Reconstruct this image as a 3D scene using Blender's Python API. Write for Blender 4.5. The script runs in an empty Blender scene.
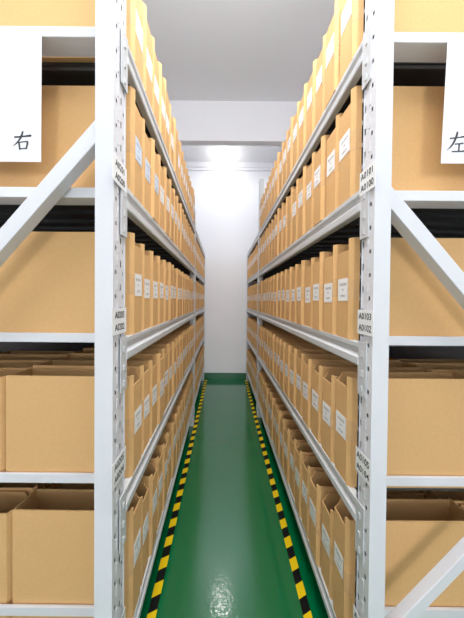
import bpy, bmesh, math, random
from mathutils import Vector, Matrix
random.seed(11)
S = bpy.context.scene
COL = S.collection
# ------------------------------------------------------------------ measures (metres)
F_PX = 250.0                 # focal length in pixels of the 464x618 frame
EYE = 1.309                  # eye height
Y1 = 0.735                   # back of the end frames' posts
Y0S = {'left': 0.653, 'right': 0.675}         # their fronts
YB0 = 0.787                  # near face of the first boxes
YMS = {'left': 2.570, 'right': 2.780}         # middle frames
YE = 4.045                   # far frame
YW = 4.140                   # back wall
FACE = {'left': -0.285, 'right': 0.408}      # aisle faces of the posts
SPINE = {'left': -0.281, 'right': 0.404}     # box spines
SGN = {'left': 1, 'right': -1}               # direction from the rack into the aisle
LEVELS = {'left': [EYE+v for v in (0.750, 0.330, -0.113, -0.568, -1.050)], 'right': [EYE+v for v in (0.765, 0.330, -0.123, -0.592, -1.100)]}
RAILPX = {'left': (50, (26, 187, 333, 474, 607.5)), 'right': (430, (32, 190.5, 336.5, 477.5, 610))}   # measured rail tops
LVNAME = ['top', 'second', 'middle', 'fourth', 'bottom']
ORD = ['first','second','third','fourth','fifth','sixth','seventh','eighth','ninth','tenth','eleventh','twelfth',
       'thirteenth','fourteenth','fifteenth','sixteenth','seventeenth','eighteenth']

# ------------------------------------------------------------------ materials
def lin(c):
    return tuple(((v/255)/12.92 if v/255 <= .04045 else ((v/255+.055)/1.055)**2.4) for v in c) + (1,)
def mat(name):
    m = bpy.data.materials.new(name); m.use_nodes = True
    nt = m.node_tree; b = nt.nodes['Principled BSDF']
    return m, nt, b
def N(nt, t, **kw):
    n = nt.nodes.new(t)
    for k, v in kw.items(): setattr(n, k, v)
    return n
def mix_rgb(nt, fac, a, b, mode='MIX'):
    n = N(nt, 'ShaderNodeMix', data_type='RGBA', blend_type=mode)
    for key, v in ((0, fac), (6, a), (7, b)):
        if isinstance(v, bpy.types.NodeSocket): nt.links.new(v, n.inputs[key])
        else: n.inputs[key].default_value = v
    return n.outputs[2]
def math_n(nt, op, a, b=None, c=None):
    n = N(nt, 'ShaderNodeMath', operation=op)
    for i, v in enumerate((a, b, c)):
        if v is None: continue
        if isinstance(v, bpy.types.NodeSocket): nt.links.new(v, n.inputs[i])
        else: n.inputs[i].default_value = v
    return n.outputs[0]
def noise(nt, vec, scale, detail=3, rough=.5):
    n = N(nt, 'ShaderNodeTexNoise'); n.inputs['Scale'].default_value = scale
    n.inputs['Detail'].default_value = detail; n.inputs['Roughness'].default_value = rough
    if vec is not None: nt.links.new(vec, n.inputs['Vector'])
    return n.outputs['Fac']
def bump(nt, b, h, strength, dist):
    n = N(nt, 'ShaderNodeBump'); n.inputs['Strength'].default_value = strength; n.inputs['Distance'].default_value = dist
    nt.links.new(h, n.inputs['Height']); nt.links.new(n.outputs[0], b.inputs['Normal'])
def coord(nt, out='Object'):
    return N(nt, 'ShaderNodeTexCoord').outputs[out]

def plain(name, rgb, rough, var=.03, scale=6, bmp=0, spec=.5):
    m, nt, b = mat(name); c = coord(nt)
    f = noise(nt, c, scale)
    col = lin(rgb)
    lo = tuple(v*(1-var) for v in col[:3])+(1,); hi = tuple(min(1, v*(1+var)) for v in col[:3])+(1,)
    nt.links.new(mix_rgb(nt, f, lo, hi), b.inputs['Base Color'])
    b.inputs['Roughness'].default_value = rough
    b.inputs['Specular IOR Level'].default_value = spec
    if bmp: bump(nt, b, noise(nt, c, scale*30), .25, bmp)
    return m

def cardboard():
    m, nt, b = mat('cardboard'); c = coord(nt)
    oi = N(nt, 'ShaderNodeObjectInfo')
    f = noise(nt, c, 90, 4, .65); g = noise(nt, c, 7, 2)
    base = mix_rgb(nt, f, lin((219, 170, 110)), lin((233, 189, 131)))
    base = mix_rgb(nt, math_n(nt, 'MULTIPLY', g, .25), base, lin((214, 163, 102)))
    hsv = N(nt, 'ShaderNodeHueSaturation')
    nt.links.new(math_n(nt, 'MULTIPLY_ADD', oi.outputs['Random'], .12, .94), hsv.inputs['Value'])
    hsv.inputs['Saturation'].default_value = .97
    nt.links.new(base, hsv.inputs['Color'])
    nt.links.new(hsv.outputs[0], b.inputs['Base Color'])
    b.inputs['Roughness'].default_value = .72; b.inputs['Specular IOR Level'].default_value = .25
    bump(nt, b, f, .12, .001)
    return m

def label_paper(name, rgb):
    m, nt, b = mat(name)
    g = coord(nt, 'Generated'); sep = N(nt, 'ShaderNodeSeparateXYZ'); nt.links.new(g, sep.inputs[0])
    oi = N(nt, 'ShaderNodeObjectInfo')
    y, z = sep.outputs[1], sep.outputs[2]
    comb = N(nt, 'ShaderNodeCombineXYZ')
    nt.links.new(y, comb.inputs[0]); nt.links.new(math_n(nt, 'MULTIPLY', z, 1.6), comb.inputs[1]); nt.links.new(math_n(nt, 'MULTIPLY', oi.outputs['Random'], 40), comb.inputs[2])
    n = noise(nt, comb.outputs[0], 26, 1)
    ink = math_n(nt, 'GREATER_THAN', n, .46)
    def band(z0, z1, h0, h1):
        a = math_n(nt, 'MULTIPLY', math_n(nt, 'GREATER_THAN', z, z0), math_n(nt, 'LESS_THAN', z, z1))
        c = math_n(nt, 'MULTIPLY', math_n(nt, 'GREATER_THAN', y, h0), math_n(nt, 'LESS_THAN', y, h1))
        return math_n(nt, 'MULTIPLY', a, c)
    t = math_n(nt, 'ADD', band(.68, .80, .14, .84), math_n(nt, 'ADD', band(.46, .54, .4, .6), band(.17, .27, .27, .74)))
    t = math_n(nt, 'MULTIPLY', math_n(nt, 'MULTIPLY', t, ink), .6)
    nt.links.new(mix_rgb(nt, t, lin(rgb), lin((70, 70, 75))), b.inputs['Base Color'])
    b.inputs['Roughness'].default_value = .5
    return m

M = {}
M['card'] = cardboard()
M['label'] = label_paper('label_paper', (250, 250, 252))
M['label_blue'] = label_paper('pale_blue_label_paper', (212, 226, 246))
M['steel'] = plain('white_powder_coated_steel', (225, 225, 231), .38, .015, 12)
M['zinc'] = plain('pale_grey_steel', (208, 210, 214), .34, .03, 30)
M['deck'] = plain('shade_darkened_steel_sheet', (64, 64, 66), .45, .03, 14)  # deck steel coloured dark to stand in for the deep shade between shelves
M['paper'] = plain('white_paper', (232, 232, 240), .7, .01, 20)
M['ink'] = plain('black_ink', (52, 52, 55), .6, .02, 20)
M['plate'] = plain('white_plastic_plate', (244, 245, 247), .4, .01, 20)
M['wall'] = plain('white_wall_paint', (236, 236, 241), .75, .02, 1.5, .0006)
M['ceil'] = plain('white_ceiling_paint', (232, 233, 236), .85, .025, 1.2, .0006)
M['base'] = plain('green_baseboard_paint', (8, 92, 54), .3, .04, 5)
def clear_tape():
    m, nt, b = mat('clear_packing_tape')
    b.inputs['Base Color'].default_value = lin((236, 208, 172)); b.inputs['Roughness'].default_value = .16
    f = noise(nt, coord(nt), 60, 2)
    nt.links.new(math_n(nt, 'MULTIPLY_ADD', f, .22, .04), b.inputs['Alpha'])
    bump(nt, b, f, .3, .002)
    return m
M['tape'] = clear_tape()
def floor_mat():
    m, nt, b = mat('green_epoxy_floor'); c = coord(nt)
    f = noise(nt, c, 3, 3); g = noise(nt, c, 45, 2)
    nt.links.new(mix_rgb(nt, f, lin((0, 104, 58)), lin((0, 113, 65))), b.inputs['Base Color'])
    nt.links.new(math_n(nt, 'MULTIPLY_ADD', g, .06, .13), b.inputs['Roughness'])
    b.inputs['Specular IOR Level'].default_value = .12
    b.inputs['Coat Weight'].default_value = 1; b.inputs['Coat Roughness'].default_value = .09; b.inputs['Coat IOR'].default_value = 1.75
    bump(nt, b, g, .10, .004)
    bc = N(nt, 'ShaderNodeBump'); bc.inputs['Strength'].default_value = .3; bc.inputs['Distance'].default_value = .0016
    nt.links.new(noise(nt, c, 70, 2), bc.inputs['Height']); nt.links.new(bc.outputs[0], b.inputs['Coat Normal'])
    return m
M['floor'] = floor_mat()
def hazard():
    m, nt, b = mat('black_and_yellow_hazard_tape'); c = coord(nt)
    sep = N(nt, 'ShaderNodeSeparateXYZ'); nt.links.new(c, sep.inputs[0])
    v = math_n(nt, 'MULTIPLY_ADD', sep.outputs[0], -.5, sep.outputs[1])
    fr = math_n(nt, 'FRACT', math_n(nt, 'DIVIDE', v, .112))
    k = math_n(nt, 'GREATER_THAN', fr, .5)
    nt.links.new(mix_rgb(nt, k, lin((14, 16, 14)), lin((240, 202, 14))), b.inputs['Base Color'])
    b.inputs['Roughness'].default_value = .5; b.inputs['Specular IOR Level'].default_value = .2
    return m
M['hazard'] = hazard()
def glow(name, rgb, s):
    m, nt, b = mat(name)
    b.inputs['Base Color'].default_value = (1, 1, 1, 1)
    b.inputs['Emission Color'].default_value = lin(rgb); b.inputs['Emission Strength'].default_value = s
    return m
M['bulb'] = glow('lit_bulb_glass', (255, 252, 246), 30)

# ------------------------------------------------------------------ mesh helpers
def box(bm, x0, x1, y0, y1, z0, z1):
    x0, x1 = sorted((x0, x1)); y0, y1 = sorted((y0, y1)); z0, z1 = sorted((z0, z1))
    v = [bm.verts.new(p) for p in ((x0,y0,z0),(x1,y0,z0),(x1,y1,z0),(x0,y1,z0),(x0,y0,z1),(x1,y0,z1),(x1,y1,z1),(x0,y1,z1))]
    for f in ((3,2,1,0),(4,5,6,7),(0,1,5,4),(1,2,6,5),(2,3,7,6),(3,0,4,7)): bm.faces.new([v[i] for i in f])
def extrude_profile(bm, pts, a, b, axis='y'):
    """closed profile pts = (x, z); prism from y=a to y=b"""
    A = [bm.verts.new((p[0], a, p[1])) for p in pts]; B = [bm.verts.new((p[0], b, p[1])) for p in pts]
    n = len(pts)
    for i in range(n): bm.faces.new((A[i], A[(i+1) % n], B[(i+1) % n], B[i]))
    bm.faces.new(A[::-1]); bm.faces.new(B)
def prism_xz(bm, pts, y0, y1):
    extrude_profile(bm, pts, y0, y1)
def ball(bm, c, r, seg=24, ring=14, sz=1):
    g = bmesh.ops.create_uvsphere(bm, u_segments=seg, v_segments=ring, radius=r)
    for v in g['verts']: v.co = Vector((v.co.x, v.co.y, v.co.z*sz)) + Vector(c)
def lathe(bm, prof, c, seg=28):
    rings = []
    for r, z in prof:
        rings.append([bm.verts.new((c[0]+r*math.cos(2*math.pi*i/seg), c[1]+r*math.sin(2*math.pi*i/seg), c[2]+z)) for i in range(seg)])
    for a, b in zip(rings, rings[1:]):
        for i in range(seg): bm.faces.new((a[i], a[(i+1) % seg], b[(i+1) % seg], b[i]))
    bm.faces.new(rings[0][::-1]); bm.faces.new(rings[-1])
def to_mesh(name, bm, m, bevel=0, smooth=False, fix=True):
    if fix: bmesh.ops.recalc_face_normals(bm, faces=bm.faces)
    if bevel:
        bmesh.ops.bevel(bm, geom=[e for e in bm.edges if e.is_manifold and e.calc_face_angle(0) > .6], offset=bevel, segments=2, affect='EDGES', profile=.6)
    me = bpy.data.meshes.new(name); bm.to_mesh(me); bm.free()
    me.materials.append(m)
    if smooth:
        for p in me.polygons: p.use_smooth = True
    return me
def link(name, me, parent=None, loc=(0,0,0), rz=0):
    o = bpy.data.objects.new(name, me); COL.objects.link(o)
    o.location = loc; o.rotation_euler = (0, 0, rz)
    if parent: o.parent = parent
    return o
def obj(name, bm, m, parent=None, bevel=0, loc=(0,0,0), **k):
    return link(name, to_mesh(name, bm, m, bevel, **k), parent, loc)
def tag(o, label, cat, group=None):
    o['label'] = label; o['category'] = cat
    if group: o['group'] = group
    return o
def struct(name, bm, m, **k):
    o = obj(name, bm, m, **k); o['kind'] = 'structure'; return o

# ------------------------------------------------------------------ room
XL, XR, YB, CEIL = -1.13, 1.30, -9.0, EYE + 2.245
def slab(name, m, *b):
    bm = bmesh.new(); box(bm, *b); return struct(name, bm, m)
slab('floor', M['floor'], XL-.1, XR+.1, YB-.1, YW+.1, -.1, 0)
slab('ceiling', M['ceil'], XL-.1, XR+.1, YB-.1, YW+.1, CEIL, CEIL+.1)
slab('wall_back', M['wall'], XL-.1, XR+.1, YW, YW+.1, 0, CEIL)
slab('wall_front', M['wall'], XL-.1, XR+.1, YB-.1, YB, 0, CEIL)
slab('wall_left', M['wall'], XL-.1, XL, YB, YW, 0, CEIL)
slab('wall_right', M['wall'], XR, XR+.1, YB, YW, 0, CEIL)
slab('baseboard_back', M['base'], XL, XR, YW-.012, YW, 0, .1)
slab('trim_1', M['wall'], XL, XR, 2.845, 2.93, EYE+1.797, CEIL)          # dropped ceiling beam
bm = bmesh.new()                                                        # ledge where back wall meets ceiling
prism_xz_pts = [(YW, CEIL), (YW-.05, CEIL-.0), (YW-.05, CEIL-.075), (YW-.028, CEIL-.09), (YW-.028, CEIL-.115), (YW, CEIL-.125)]
A = [bm.verts.new((XL, p[0], p[1])) for p in prism_xz_pts]; B = [bm.verts.new((XR, p[0], p[1])) for p in prism_xz_pts]
for i in range(6): bm.faces.new((A[i], A[(i+1) % 6], B[(i+1) % 6], B[i]))
bm.faces.new(A[::-1]); bm.faces.new(B)
struct('trim_2', bm, M['wall'])

# hazard tape on the floor
for side, x in (('left', -.264), ('right', .383)):
    bm = bmesh.new(); box(bm, -.0185, .0185, .35-2.6, YW-.03-2.6, .0003, .0011)
    o = obj('floor_tape', bm, M['hazard'], loc=(x, 2.6, 0))
    o.rotation_euler.z = -.0105
    tag(o, 'black and yellow striped floor tape along the foot of the %s rack' % side, 'floor tape', 'hazard tapes along the aisle')

# ceiling bulb
BX, BY = .024, 3.84
lamp = link('ceiling_light', None, None, (BX, BY, CEIL)); tag(lamp, 'round bare bulb glowing under the ceiling at the far end of the aisle', 'ceiling light')
bm = bmesh.new(); lathe(bm, [(.075, 0), (.075, -.012), (.06, -.022), (.03, -.028), (.026, -.10), (.022, -.128)], (0, 0, 0))
obj('lamp_base', bm, M['plate'], lamp, smooth=False)
bm = bmesh.new(); ball(bm, (0, 0, -.172), .055)
obj('bulb', bm, M['bulb'], lamp, smooth=True)

# ------------------------------------------------------------------ racks
def post_mesh(face, s, y0, y1, z1, perforated):
    """s: direction from post towards the aisle; hollow upright, its aisle face perforated"""
    W = .0445 if s < 0 else .0475; bm = bmesh.new()
    xo = face - s*W
    def quad(*p): bm.faces.new([bm.verts.new(q) for q in p])
    quad((face, y0, 0), (xo, y0, 0), (xo, y0, z1), (face, y0, z1))
    quad((face, y1, 0), (xo, y1, 0), (xo, y1, z1), (face, y1, z1))
    quad((xo, y0, 0), (xo, y1, 0), (xo, y1, z1), (xo, y0, z1))
    quad((face, y0, z1), (xo, y0, z1), (xo, y1, z1), (face, y1, z1))
    d = y1 - y0
    if not perforated:
        quad((face, y0, 0), (face, y1, 0), (face, y1, z1), (face, y0, z1))
    else:
        # columns across the face: (start, end, hole kind), the middle band pressed in by 3 mm
        cols = [(0, .0135, 0), (.0135, .0205, 1), (.0205, .034, 0), (.034, .039, 9), (.039, .052, 0), (.052, .058, 2), (.058, .068, 0), (.068, .073, 3), (.073, d, 0)]
        P = .065; nz = int(z1/P)
        zs = [0, .011, .022, .034, .043, .052, P]
        holes = {1: {1}, 2: {3, 4}, 3: {1}}
        for k in range(nz+1):
            for a, b in zip(zs, zs[1:]):
                za, zb = k*P+a, min(k*P+b, z1)
                if za >= z1: continue
                r = zs.index(a)
                for c0, c1, kind in cols:
                    if kind in holes and r in holes[kind]: continue
                    i0 = i1 = 0
                    if kind == 9: i0, i1 = 0, .003
                    elif c0 >= .039: i0 = i1 = .003
                    quad((face-s*i0, y0+c0, za), (face-s*i1, y0+c1, za), (face-s*i1, y0+c1, zb), (face-s*i0, y0+c0, zb))
            # raised pressed tongue between holes
            if (k+1)*P < z1:
                box(bm, face-s*.001, face+s*.0012, y0+.0245, y0+.0315, k*P+.036, k*P+.062)
    bmesh.ops.remove_doubles(bm, verts=bm.verts, dist=1e-5)
    return bm

def beam_bm(face, s, y0, y1, z):
    prof = [(-.018, 0), (.003, 0), (.003, -.014), (-.005, -.021), (-.005, -.033), (.006, -.043), (.006, -.064), (.003, -.068), (-.018, -.068)]
    bm = bmesh.new(); extrude_profile(bm, [(face+s*a, z+b) for a, b in prof], y0, y1)
    return bm
def connector_bm(face, s, y0, y1, z):
    bm = bmesh.new()
    box(bm, face+s*.0005, face+s*.004, y0, y1, z-.150, z+.005)
    for zz in (-.03, -.085, -.13):
        box(bm, face+s*.004, face+s*.0065, (y0+y1)/2-.004, (y0+y1)/2+.004, z+zz-.008, z+zz+.008)
    return bm

def brush(pts, wid):
    """ribbon outline polygons of a brush stroke through pts with half-widths"""
    L, R = [], []
    n = len(pts)
    for i, (p, w) in enumerate(zip(pts, wid)):
        a = Vector(pts[max(0, i-1)]); b = Vector(pts[min(n-1, i+1)]); t = (b-a).normalized(); nn = Vector((-t.y, t.x))
        L.append(Vector(p)+nn*w); R.append(Vector(p)-nn*w)
    return L, R
def glyph_bm(strokes, size, depth=.0004):
    bm = bmesh.new()
    for k, (pts, wid) in enumerate(strokes):
        L, R = brush(pts, [x*1.35 for x in wid])
        rows = []
        for l, r in zip(L, R):
            rows.append([bm.verts.new((q.x*size, yy, q.y*size)) for q in (l, r) for yy in (-depth-k*2e-5, 0)])
        for a, b in zip(rows, rows[1:]):
            bm.faces.new((a[0], b[0], b[2], a[2])); bm.faces.new((a[1], a[3], b[3], b[1]))
            bm.faces.new((a[0], a[1], b[1], b[0])); bm.faces.new((a[2], b[2], b[3], a[3]))
        for e in (rows[0], rows[-1]): bm.faces.new((e[0], e[1], e[3], e[2]))
    return bm
G_RIGHT = [([(.10,.69),(.30,.70),(.60,.735),(.93,.775),(.97,.755)], [.034,.030,.030,.042,.014]),
           ([(.53,.99),(.50,.86),(.42,.66),(.30,.48),(.16,.34),(.03,.25)], [.030,.036,.034,.030,.022,.006]),
           ([(.31,.47),(.34,.38),(.36,.22),(.38,.05)], [.022,.034,.030,.026]),
           ([(.34,.43),(.55,.455),(.76,.48)], [.020,.020,.026]),
           ([(.77,.49),(.76,.36),(.73,.22),(.70,.09)], [.034,.034,.030,.022]),
           ([(.37,.11),(.52,.12),(.73,.135)], [.020,.020,.024])]
G_LEFT = [([(.16,.67),(.40,.70),(.66,.735),(.90,.775),(.95,.755)], [.026,.024,.022,.034,.012]),
          ([(.53,1.0),(.49,.82),(.42,.62),(.32,.42),(.18,.24),(.02,.10)], [.030,.038,.036,.032,.024,.006]),
          ([(.40,.40),(.58,.42),(.83,.45)], [.022,.020,.030]),
          ([(.62,.42),(.61,.26),(.60,.07)], [.028,.026,.026]),
          ([(.26,.04),(.50,.05),(.75,.065),(.97,.08),(1.0,.06)], [.022,.022,.024,.034,.012])]

def text_mesh(lines, size, mirror=False):
    me_all = bmesh.new()
    for i, t in enumerate(lines):
        c = bpy.data.curves.new('lettering', 'FONT'); c.body = t; c.size = size; c.align_x = 'CENTER'; c.align_y = 'CENTER'
        c.extrude = .0003; c.offset = .0002; c.resolution_u = 3; c.space_character = 1.04
        o = bpy.data.objects.new('lettering', c); COL.objects.link(o)
        bpy.context.view_layer.update()
        me = bpy.data.meshes.new_from_object(o.evaluated_get(bpy.context.evaluated_depsgraph_get()))
        me.transform(Matrix.Diagonal((.86, 1, 1, 1))); me.transform(Matrix.Translation((0, (.0165, -.0165)[i], 0)))
        me_all.from_mesh(me)
        bpy.data.objects.remove(o); bpy.data.curves.remove(c); bpy.data.meshes.remove(me)
    return me_all

REAR = {'left': -1.055, 'right': 1.235}
TOPZ = EYE + 1.345
PLATES = {'left': ['A0201\nA0200', 'A0203\nA0202', 'A0205\nA0204', 'A0207\nA0206'], 'right': ['A0101\nA0100', 'A0103\nA0102', 'A0105\nA0104', 'A0107\nA0106']}
PLATEZ = [EYE+.340, EYE-.060, EYE-.466, EYE-.945]
BRACES = {'left': [((93.8, 121.0), (0, 228.5))], 'right': [((393, 187.5), (464, 272.4)), ((464, 555), (403, 618))]}
EXTRA_MID = {'left': EYE+.93, 'right': TOPZ}

PITCH, ROLL = .012, .0084
def cam_axes():
    R0, U0, D = Vector((1, 0, 0)), Vector((0, math.sin(PITCH), math.cos(PITCH))), Vector((0, math.cos(PITCH), -math.sin(PITCH)))
    return R0*math.cos(ROLL)+U0*math.sin(ROLL), U0*math.cos(ROLL)-R0*math.sin(ROLL), D
def at(px, py, y):      # measuring aid: where the sight line through a measured point of the photo meets the plane at distance y
    R, U, D = cam_axes()
    d = D + R*((px-222)/F_PX) - U*((py-303)/F_PX)
    d = d*(y/d.y)
    return d.x, EYE+d.z

for side in ('left', 'right'):
    s, face, rear = SGN[side], FACE[side], REAR[side]
    LEVEL, Y0, YM = LEVELS[side], Y0S[side], YMS[side]
    rack = link('storage_rack', None, None, (face, Y0, 0))
    tag(rack, 'white steel storage rack on the %s of the aisle, loaded with cardboard boxes' % side, 'rack', 'steel racks lining the aisle')
    inv = Matrix.Translation((-face, -Y0, 0))
    def part(name, bm, m, parent=None, bevel=0):
        bm.transform(inv)
        p = link(name, to_mesh(name, bm, m, bevel), parent or rack)
        return p
    # uprights
    part('post', post_mesh(face, s, Y0, Y1, TOPZ, True), M['steel'])
    part('post', post_mesh(face, s, YM, YM+.082, EXTRA_MID[side], True), M['zinc'])
    part('post', post_mesh(face, s, YE, YE+.075, LEVEL[0]+.004, False), M['zinc'])
    for y, zt in ((Y0, TOPZ), (YM, LEVEL[0]), (YE, LEVEL[0])):
        part('post', post_mesh(rear+s*.0445, s, y, y+.075, zt, False), M['steel'])
    for k in range(5):
        z = LEVEL[k]
        # decks
        for ya, yb in ((YB0+.015, YM-.002), (YM+.084, YE-.002)):
            bm = bmesh.new()
            xa, xb = face-s*.019, rear+s*.002
            box(bm, xa, xb, ya, yb, z-.010, z-.0005)
            n = int((yb-ya)/.1)
            for i in range(n+1):
                yy = ya+.004+(yb-ya-.022)*i/n
                box(bm, xa, xb, yy, yy+.012, z-.022, z-.010)
            d = part('shelf_panel', bm, M['deck'])
            b = part('beam', beam_bm(face, s, (Y1+.002 if ya < 1 else ya-.001), yb+.001, z), M['zinc'], bevel=.0015)
            part('beam_connector', connector_bm(face, s, (Y1 if ya < 1 else ya)-.038, (Y1 if ya < 1 else ya)+.004, z), M['zinc'], b)
            part('beam_connector', connector_bm(face, s, yb+.002, yb+.036, z), M['zinc'], b)
        # end rail seen from the front
        bm = bmesh.new()
        ya, yb = (Y1-.024, Y1+.036) if k < 2 else (YB0-.011, YB0-.002)
        zt = at(RAILPX[side][0], RAILPX[side][1][k], ya)[1]
        x0, x1 = face-s*.046, rear+s*.046
        box(bm, x0, x1, ya, yb, zt-.029, zt)
        part('end_rail', bm, M['steel'], bevel=.002)
    # diagonal braces of the end frame
    for (pa, pb) in BRACES[side]:
        y = Y0+.012
        a = Vector(at(*pa, y)); b = Vector(at(*pb, y)); t = (b-a).normalized(); dn = Vector((-t.y, t.x))
        if dn.y > 0: dn = -dn
        fw, dep = (.040, .038) if pa[1] < 400 else (.030, .028)
        # carry the bar on to the far post of the end frame, and a little behind the near post
        xe = rear+s*.03
        (near, far) = (a, b) if abs(a.x-face) < abs(b.x-face) else (b, a)
        dirv = (far-near).normalized()
        far = near + dirv*((xe-near.x)/dirv.x)
        near = near + dirv*((face-s*.040-near.x)/dirv.x)
        if far.y < .05: far = near + dirv*((.05-near.y)/dirv.y)
        bm = bmesh.new()
        q = [near, far, far+dn*fw, near+dn*fw]
        F = [bm.verts.new((p.x, y, p.y)) for p in q]; B = [bm.verts.new((p.x, y+dep, p.y)) for p in q]
        for i in range(4): bm.faces.new((F[i], F[(i+1) % 4], B[(i+1) % 4], B[i]))
        bm.faces.new(F); bm.faces.new(B[::-1])
        # pressed groove lines along the side flange
        part('diagonal_brace', bm, M['steel'], bevel=.002)
    # number plates on the perforated face
    for lab, zc in zip(PLATES[side], PLATEZ):
        bm = bmesh.new(); ya, yb = (Y0-.016, Y1-.004) if s > 0 else (Y0-.010, Y1+.006)
        box(bm, face+s*.0043, face+s*.0055, ya, yb, zc-.035, zc+.035)
        p = part('number_plate', bm, M['plate'], bevel=.0005)
        p['label'] = 'white number plate reading ' + lab.replace('\n', ' over ')
        tb = text_mesh(lab.split('\n'), .026)
        # text in XY -> aisle face
        rot = Matrix(((0, 0, s, face+s*.0058), (s, 0, 0, (ya+yb)/2), (0, 1, 0, zc), (0, 0, 0, 1)))
        tb.transform(rot)
        part('lettering', tb, M['ink'], p)

# ------------------------------------------------------------------ cardboard boxes
T = .004
def box_mesh(w, h, L, s, tapes=False):
    """open archive box: tall near corner, spine panel cut lower, hollow; spine at x=0 facing s"""
    r = .011; hp = h-.036; hf = h-.007
    pts = [(-L, 0, h), (-L*.5, 0, h-.0008), (-r, 0, h)]
    pts += [(-.0085, .0012, h), (-.0012, .0115, h)]
    pts += [(0, .0135, h), (0, .0155, h), (-.003, .0158, hp-.001), (-.003, .022, hp), (-.003, w*.6, hp+.0015), (-.003, w-.008, hp), (-.005, w-.002, hp),
            (-.010, w, hp), (-.016, w, hp+.006), (-.028, w, hf), (-L*.5, w, hf-.001), (-L, w, hf)]
    bm = bmesh.new(); n = len(pts)
    ob = [bm.verts.new((s*p[0], p[1], 0)) for p in pts]; ot = [bm.verts.new((s*p[0], p[1], p[2])) for p in pts]
    ins = [(min(max(p[0], -L+T), -T-.003), min(max(p[1], T), w-T), p[2]) for p in pts]
    it = [bm.verts.new((s*p[0], p[1], p[2])) for p in ins]; ib = [bm.verts.new((s*p[0], p[1], T)) for p in ins]
    def q(*v):
        v = list(dict.fromkeys(v))
        if len(v) > 2: bm.faces.new(v)
    for i in range(n):
        j = (i+1) % n
        q(ob[i], ob[j], ot[j], ot[i]); q(ot[i], ot[j], it[j], it[i]); q(it[i], it[j], ib[j], ib[i])
    bm.faces.new(ob[::-1]); bm.faces.new(ib)
    bmesh.ops.remove_doubles(bm, verts=bm.verts, dist=1e-5)
    me = to_mesh('cardboard_box', bm, M['card'])
    return me
def tape_mesh(w, s, z0, z1, L):
    r = .011; e = .0006
    pts = [(-.10, -e), (-r, -e), (-.0085+e, .0012-e), (-.0012+e, .0115-e), (e, .0135), (e, .0165), (-.0022, .024), (-.0022, w*.34)]
    bm = bmesh.new()
    A = [bm.verts.new((s*p[0], p[1], z0)) for p in pts]; B = [bm.verts.new((s*p[0], p[1], z1)) for p in pts]
    for i in range(len(pts)-1): bm.faces.new((A[i], A[i+1], B[i+1], B[i]))
    return to_mesh('packing_tape', bm, M['tape'])
def label_mesh(wl, hl, s, m, torn=False):
    bm = bmesh.new()
    if torn:
        P = [(0,0),(wl,0),(wl,hl*.86),(wl*.7,hl*.90),(wl*.45,hl*1.0),(0,hl)]
    else:
        P = [(0,0),(wl,0),(wl,hl),(0,hl)]
    A = [bm.verts.new((0, a-wl/2, b-hl/2)) for a, b in P]; B = [bm.verts.new((s*.0009, a-wl/2, b-hl/2)) for a, b in P]
    n = len(P)
    for i in range(n): bm.faces.new((A[i], A[(i+1) % n], B[(i+1) % n], B[i]))
    bm.faces.new(A); bm.faces.new(B)
    return to_mesh('spine_label', bm, m)

VAR = {}
def variant(w, h, L, s):
    key = (round(w, 3), round(h, 3), round(L, 2), s)
    if key not in VAR: VAR[key] = box_mesh(key[0], key[1], key[2], s)
    return VAR[key]
TM = {}; LM = {}
for s in (1, -1):
    for w in (.102, .105, .108): TM[(w, s)] = tape_mesh(w, s, -.033, .033, .3)
    LM[s] = [label_mesh(.070, .072, s, M['label']), label_mesh(.062, .069, s, M['label']), label_mesh(.068, .074, s, M['label'])]
    LM[('blue', s)] = [label_mesh(.062, .074, s, M['label_blue'], True), label_mesh(.060, .072, s, M['label_blue']), label_mesh(.060, .07, s, M['label_blue'])]

LBLZ = {'left': [.46, .50, .48, .48, .53], 'right': [.58, .57, .48, .48, .52]}
NOLABEL = {('right', 1, 6), ('left', 0, 6)}
LEN = {'left': [.43, .43, .43, .400, .382], 'right': [.425]*5}

def cardboard_box(side, k, i, y, w, bay, dx=0, rz=0, h=.305, L=None, label=True, small=False):
    s = SGN[side]
    L = L or LEN[side][k]
    me = variant(w, h, L, s)
    o = link('cardboard_box', me, None, (SPINE[side]+dx, y, LEVELS[side][k]+.0005), rz)
    if label:
        zc = LBLZ[side][k]*h + random.uniform(-.006, .006)
        if side == 'left' and k == 1 and i < 3 and bay == 0: lm = LM[('blue', s)][i]
        else: lm = LM[s][random.choice((0, 0, 0, 1, 2))]
        p = link('spine_label', lm, o, (-s*.0029, w*.565+random.uniform(-.003, .003), zc))
        if lm.materials[0] is M['label_blue']: p['label'] = 'pale blue label'
        p.rotation_euler = (random.uniform(-.02, .02), 0, 0)
    if not small:
        t = link('packing_tape', TM[(w, s)], o, (0, 0, (.5 if k else .45)*h + random.uniform(-.008, .008)))
        t['label'] = 'clear tape round the near corner'
    return o

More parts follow.
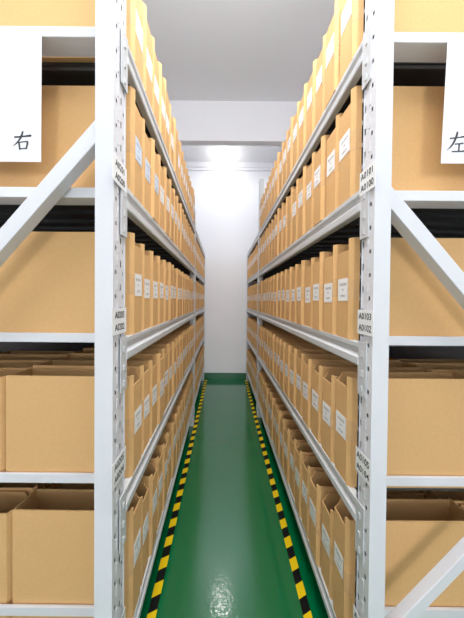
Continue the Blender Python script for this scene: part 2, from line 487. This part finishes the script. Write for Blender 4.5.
WID = (.102, .105, .108)
for side in ('left', 'right'):
    s = SGN[side]; LEVEL, YM = LEVELS[side], YMS[side]
    n1, n2 = {'left': (16, 12), 'right': (17, 10)}[side]
    for k in range(5):
        ws = [random.choice(WID) for _ in range(n1)]
        gap = (YM - .002 - (YB0+.001) - sum(ws))/(n1-.4)
        y = YB0
        for i, w in enumerate(ws):
            hs = {'left': (.304, .318, .313, .323, .330), 'right': (.323, .341, .323, .322, .332)}[side][k]
            tall = round(hs + random.choice((-.004, 0, 0, .003)), 3)
            if i == 0: tall = {'left': (.308, .334, .323, .323, .375), 'right': (.323, .341, .323, .348, .400)}[side][k]
            if k == 0 and i in (4, 15) and side == 'left': tall = .335
            nolab = (side, k, i) in NOLABEL
            o = cardboard_box(side, k, i, y, w, 0, dx=random.uniform(-.004, .004)*(i > 0), rz=-s*random.uniform(0.0, .006)*(i > 0), h=tall, label=not nolab)
            kind = 'open brown cardboard box'
            if nolab: kind = 'unlabelled brown cardboard box'
            elif side == 'left' and k == 1 and i < 3: kind = 'cardboard box with pale blue label'
            where = 'nearest the camera on the %s rack\'s %s shelf' % (side, LVNAME[k]) if i == 0 else '%s from the near post on the %s rack\'s %s shelf' % (ORD[i], side, LVNAME[k])
            if len((kind + ' ' + where).split()) > 16: kind = kind.replace('cardboard box', 'box')
            tag(o, kind + ', ' + where, 'box', '%s rack, %s shelf boxes' % (side, LVNAME[k]))
            y += w + gap
    for k in range(1, 5):
        ws = [random.choice(WID) for _ in range(n2)]
        gap = (YE - .004 - (YM+.088) - sum(ws))/(n2-.6)
        y = YM + .088
        for i, w in enumerate(ws):
            o = cardboard_box(side, k, i, y, w, 1, dx=random.uniform(-.003, .003), h=random.choice((.318, .323, .327)), small=True)
            tag(o, 'brown cardboard box, %s beyond the middle post on the %s rack\'s %s shelf' % (ORD[i], side, LVNAME[k]), 'box', '%s rack, far bay %s shelf boxes' % (side, LVNAME[k]))
            y += w + gap
# boxes of the row behind, seen past the end of the first row
for side in ('left', 'right'):
    s = SGN[side]
    for k in (3, 4):
        y = YB0 + .001
        for i in range(4):
            h = .318 if k == 3 else (.362 if side == 'left' else .378)
            w = WID[(i+k) % 3]
            L = .345 if side == 'left' else .36
            o = link('cardboard_box', variant(w, h, L, s), None, (SPINE[side]-s*(LEN[side][k]+.010), y, LEVELS[side][k]+.0005))
            where = 'nearest the camera in' if i == 0 else ORD[i] + ' in'
            tag(o, 'plain cardboard box, %s the inner row of the %s rack\'s %s shelf' % (where, side, LVNAME[k]), 'box', '%s rack, inner row %s shelf boxes' % (side, LVNAME[k]))
            y += w + .005

# ------------------------------------------------------------------ paper signs hung from the top end rails
ys = Y1 - .0265
def sign(side, x0, x1, ztop, zbot, strokes, gx, gz, gs, lean, word):
    bm = bmesh.new()
    q = [(x0, zbot), (x1, zbot), (x1+lean, ztop), (x0+lean, ztop)]
    A = [bm.verts.new((a, -.0005, b)) for a, b in q]; B = [bm.verts.new((a, .0005, b)) for a, b in q]
    for i in range(4): bm.faces.new((A[i], A[(i+1) % 4], B[(i+1) % 4], B[i]))
    bm.faces.new(A); bm.faces.new(B)
    o = obj('paper_sign', bm, M['paper'], loc=(0, ys, 0))
    tag(o, 'white paper sign with the black character for %s hung on the %s rack' % (word, side), 'sign', 'paper signs on the rack ends')
    g = glyph_bm(strokes, gs)
    g.transform(Matrix.Translation((gx, -.0006, gz)))
    obj('character', g, M['ink'], o)
xa, zt = at(41.0, 33, ys); xb, zb = at(41.0, 162, ys)
gx, gz = at(12.6, 151, ys); gs = 19.6/F_PX*ys
sign('left', xa-.26, xa, zt, zb, G_RIGHT, gx, gz, gs, .002, 'right')
xa, zt = at(444, 38, ys); xa, zb = at(440.8, 163.4, ys)
gx, gz = at(446, 152.6, ys); gs = 20.5/F_PX*ys
sign('right', xa, xa+.26, zt, zb, G_LEFT, gx, gz, gs, .013, 'left')

# ------------------------------------------------------------------ light
def area(name, loc, rot, sx, sy, e, col=(1, 1, 1)):
    l = bpy.data.lights.new(name, 'AREA'); l.shape = 'RECTANGLE'; l.size = sx; l.size_y = sy; l.energy = e; l.color = col
    o = bpy.data.objects.new(name, l); COL.objects.link(o); o.location = loc; o.rotation_euler = rot
    return o
def point(name, loc, e, r=.06, col=(1, 1, 1)):
    l = bpy.data.lights.new(name, 'POINT'); l.energy = e; l.shadow_soft_size = r; l.color = col
    o = bpy.data.objects.new(name, l); COL.objects.link(o); o.location = loc
    return o
area('frontal_fill', (.08, YB+.05, 1.3), (math.radians(90), 0, 0), 2.2, 2.4, 180, (1, .97, .985))  # unseen fill added behind the camera to light the rack fronts
area('overhead_fill', (.08, .32, EYE+1.8), (0, 0, 0), .8, .9, 42, (.98, 1, 1))  # added overhead fill out of view, evens out light on the box spines
point('aisle_fill', (.05, 1.1, CEIL-.6), 17, .1, (.95, 1, 1))  # unseen point fill, put in to lift the ceiling and upper aisle
area('fill_behind_beam', (.05, 3.02, CEIL-.03), (0, 0, 0), 1.2, .16, 10, (.96, 1, 1))  # added fill hidden by the dropped beam, brightens back wall and far floor
w = bpy.data.worlds.new('world'); S.world = w; w.use_nodes = True
w.node_tree.nodes['Background'].inputs[0].default_value = (.8, .82, .85, 1)
w.node_tree.nodes['Background'].inputs[1].default_value = .3

# ------------------------------------------------------------------ camera
cam = bpy.data.cameras.new('camera'); co = bpy.data.objects.new('camera', cam); COL.objects.link(co)
cam.sensor_fit = 'VERTICAL'; cam.sensor_height = 24; cam.sensor_width = 24*464/618
cam.lens = F_PX/618*24
R, U, D = cam_axes()
m = Matrix((R, U, -D)).transposed().to_4x4(); m.translation = (0, 0, EYE)
co.matrix_world = m
cam.shift_x = 10/618; cam.shift_y = -6/618
cam.clip_start = .02
S.camera = co
S.view_settings.view_transform = 'Standard'; S.view_settings.look = 'None'; S.view_settings.exposure = .09; S.view_settings.gamma = 1
S.view_settings.use_curve_mapping = False
S.cycles.max_bounces = 10; S.cycles.diffuse_bounces = 6; S.cycles.use_denoising = True
S.cycles.sample_clamp_indirect = 6
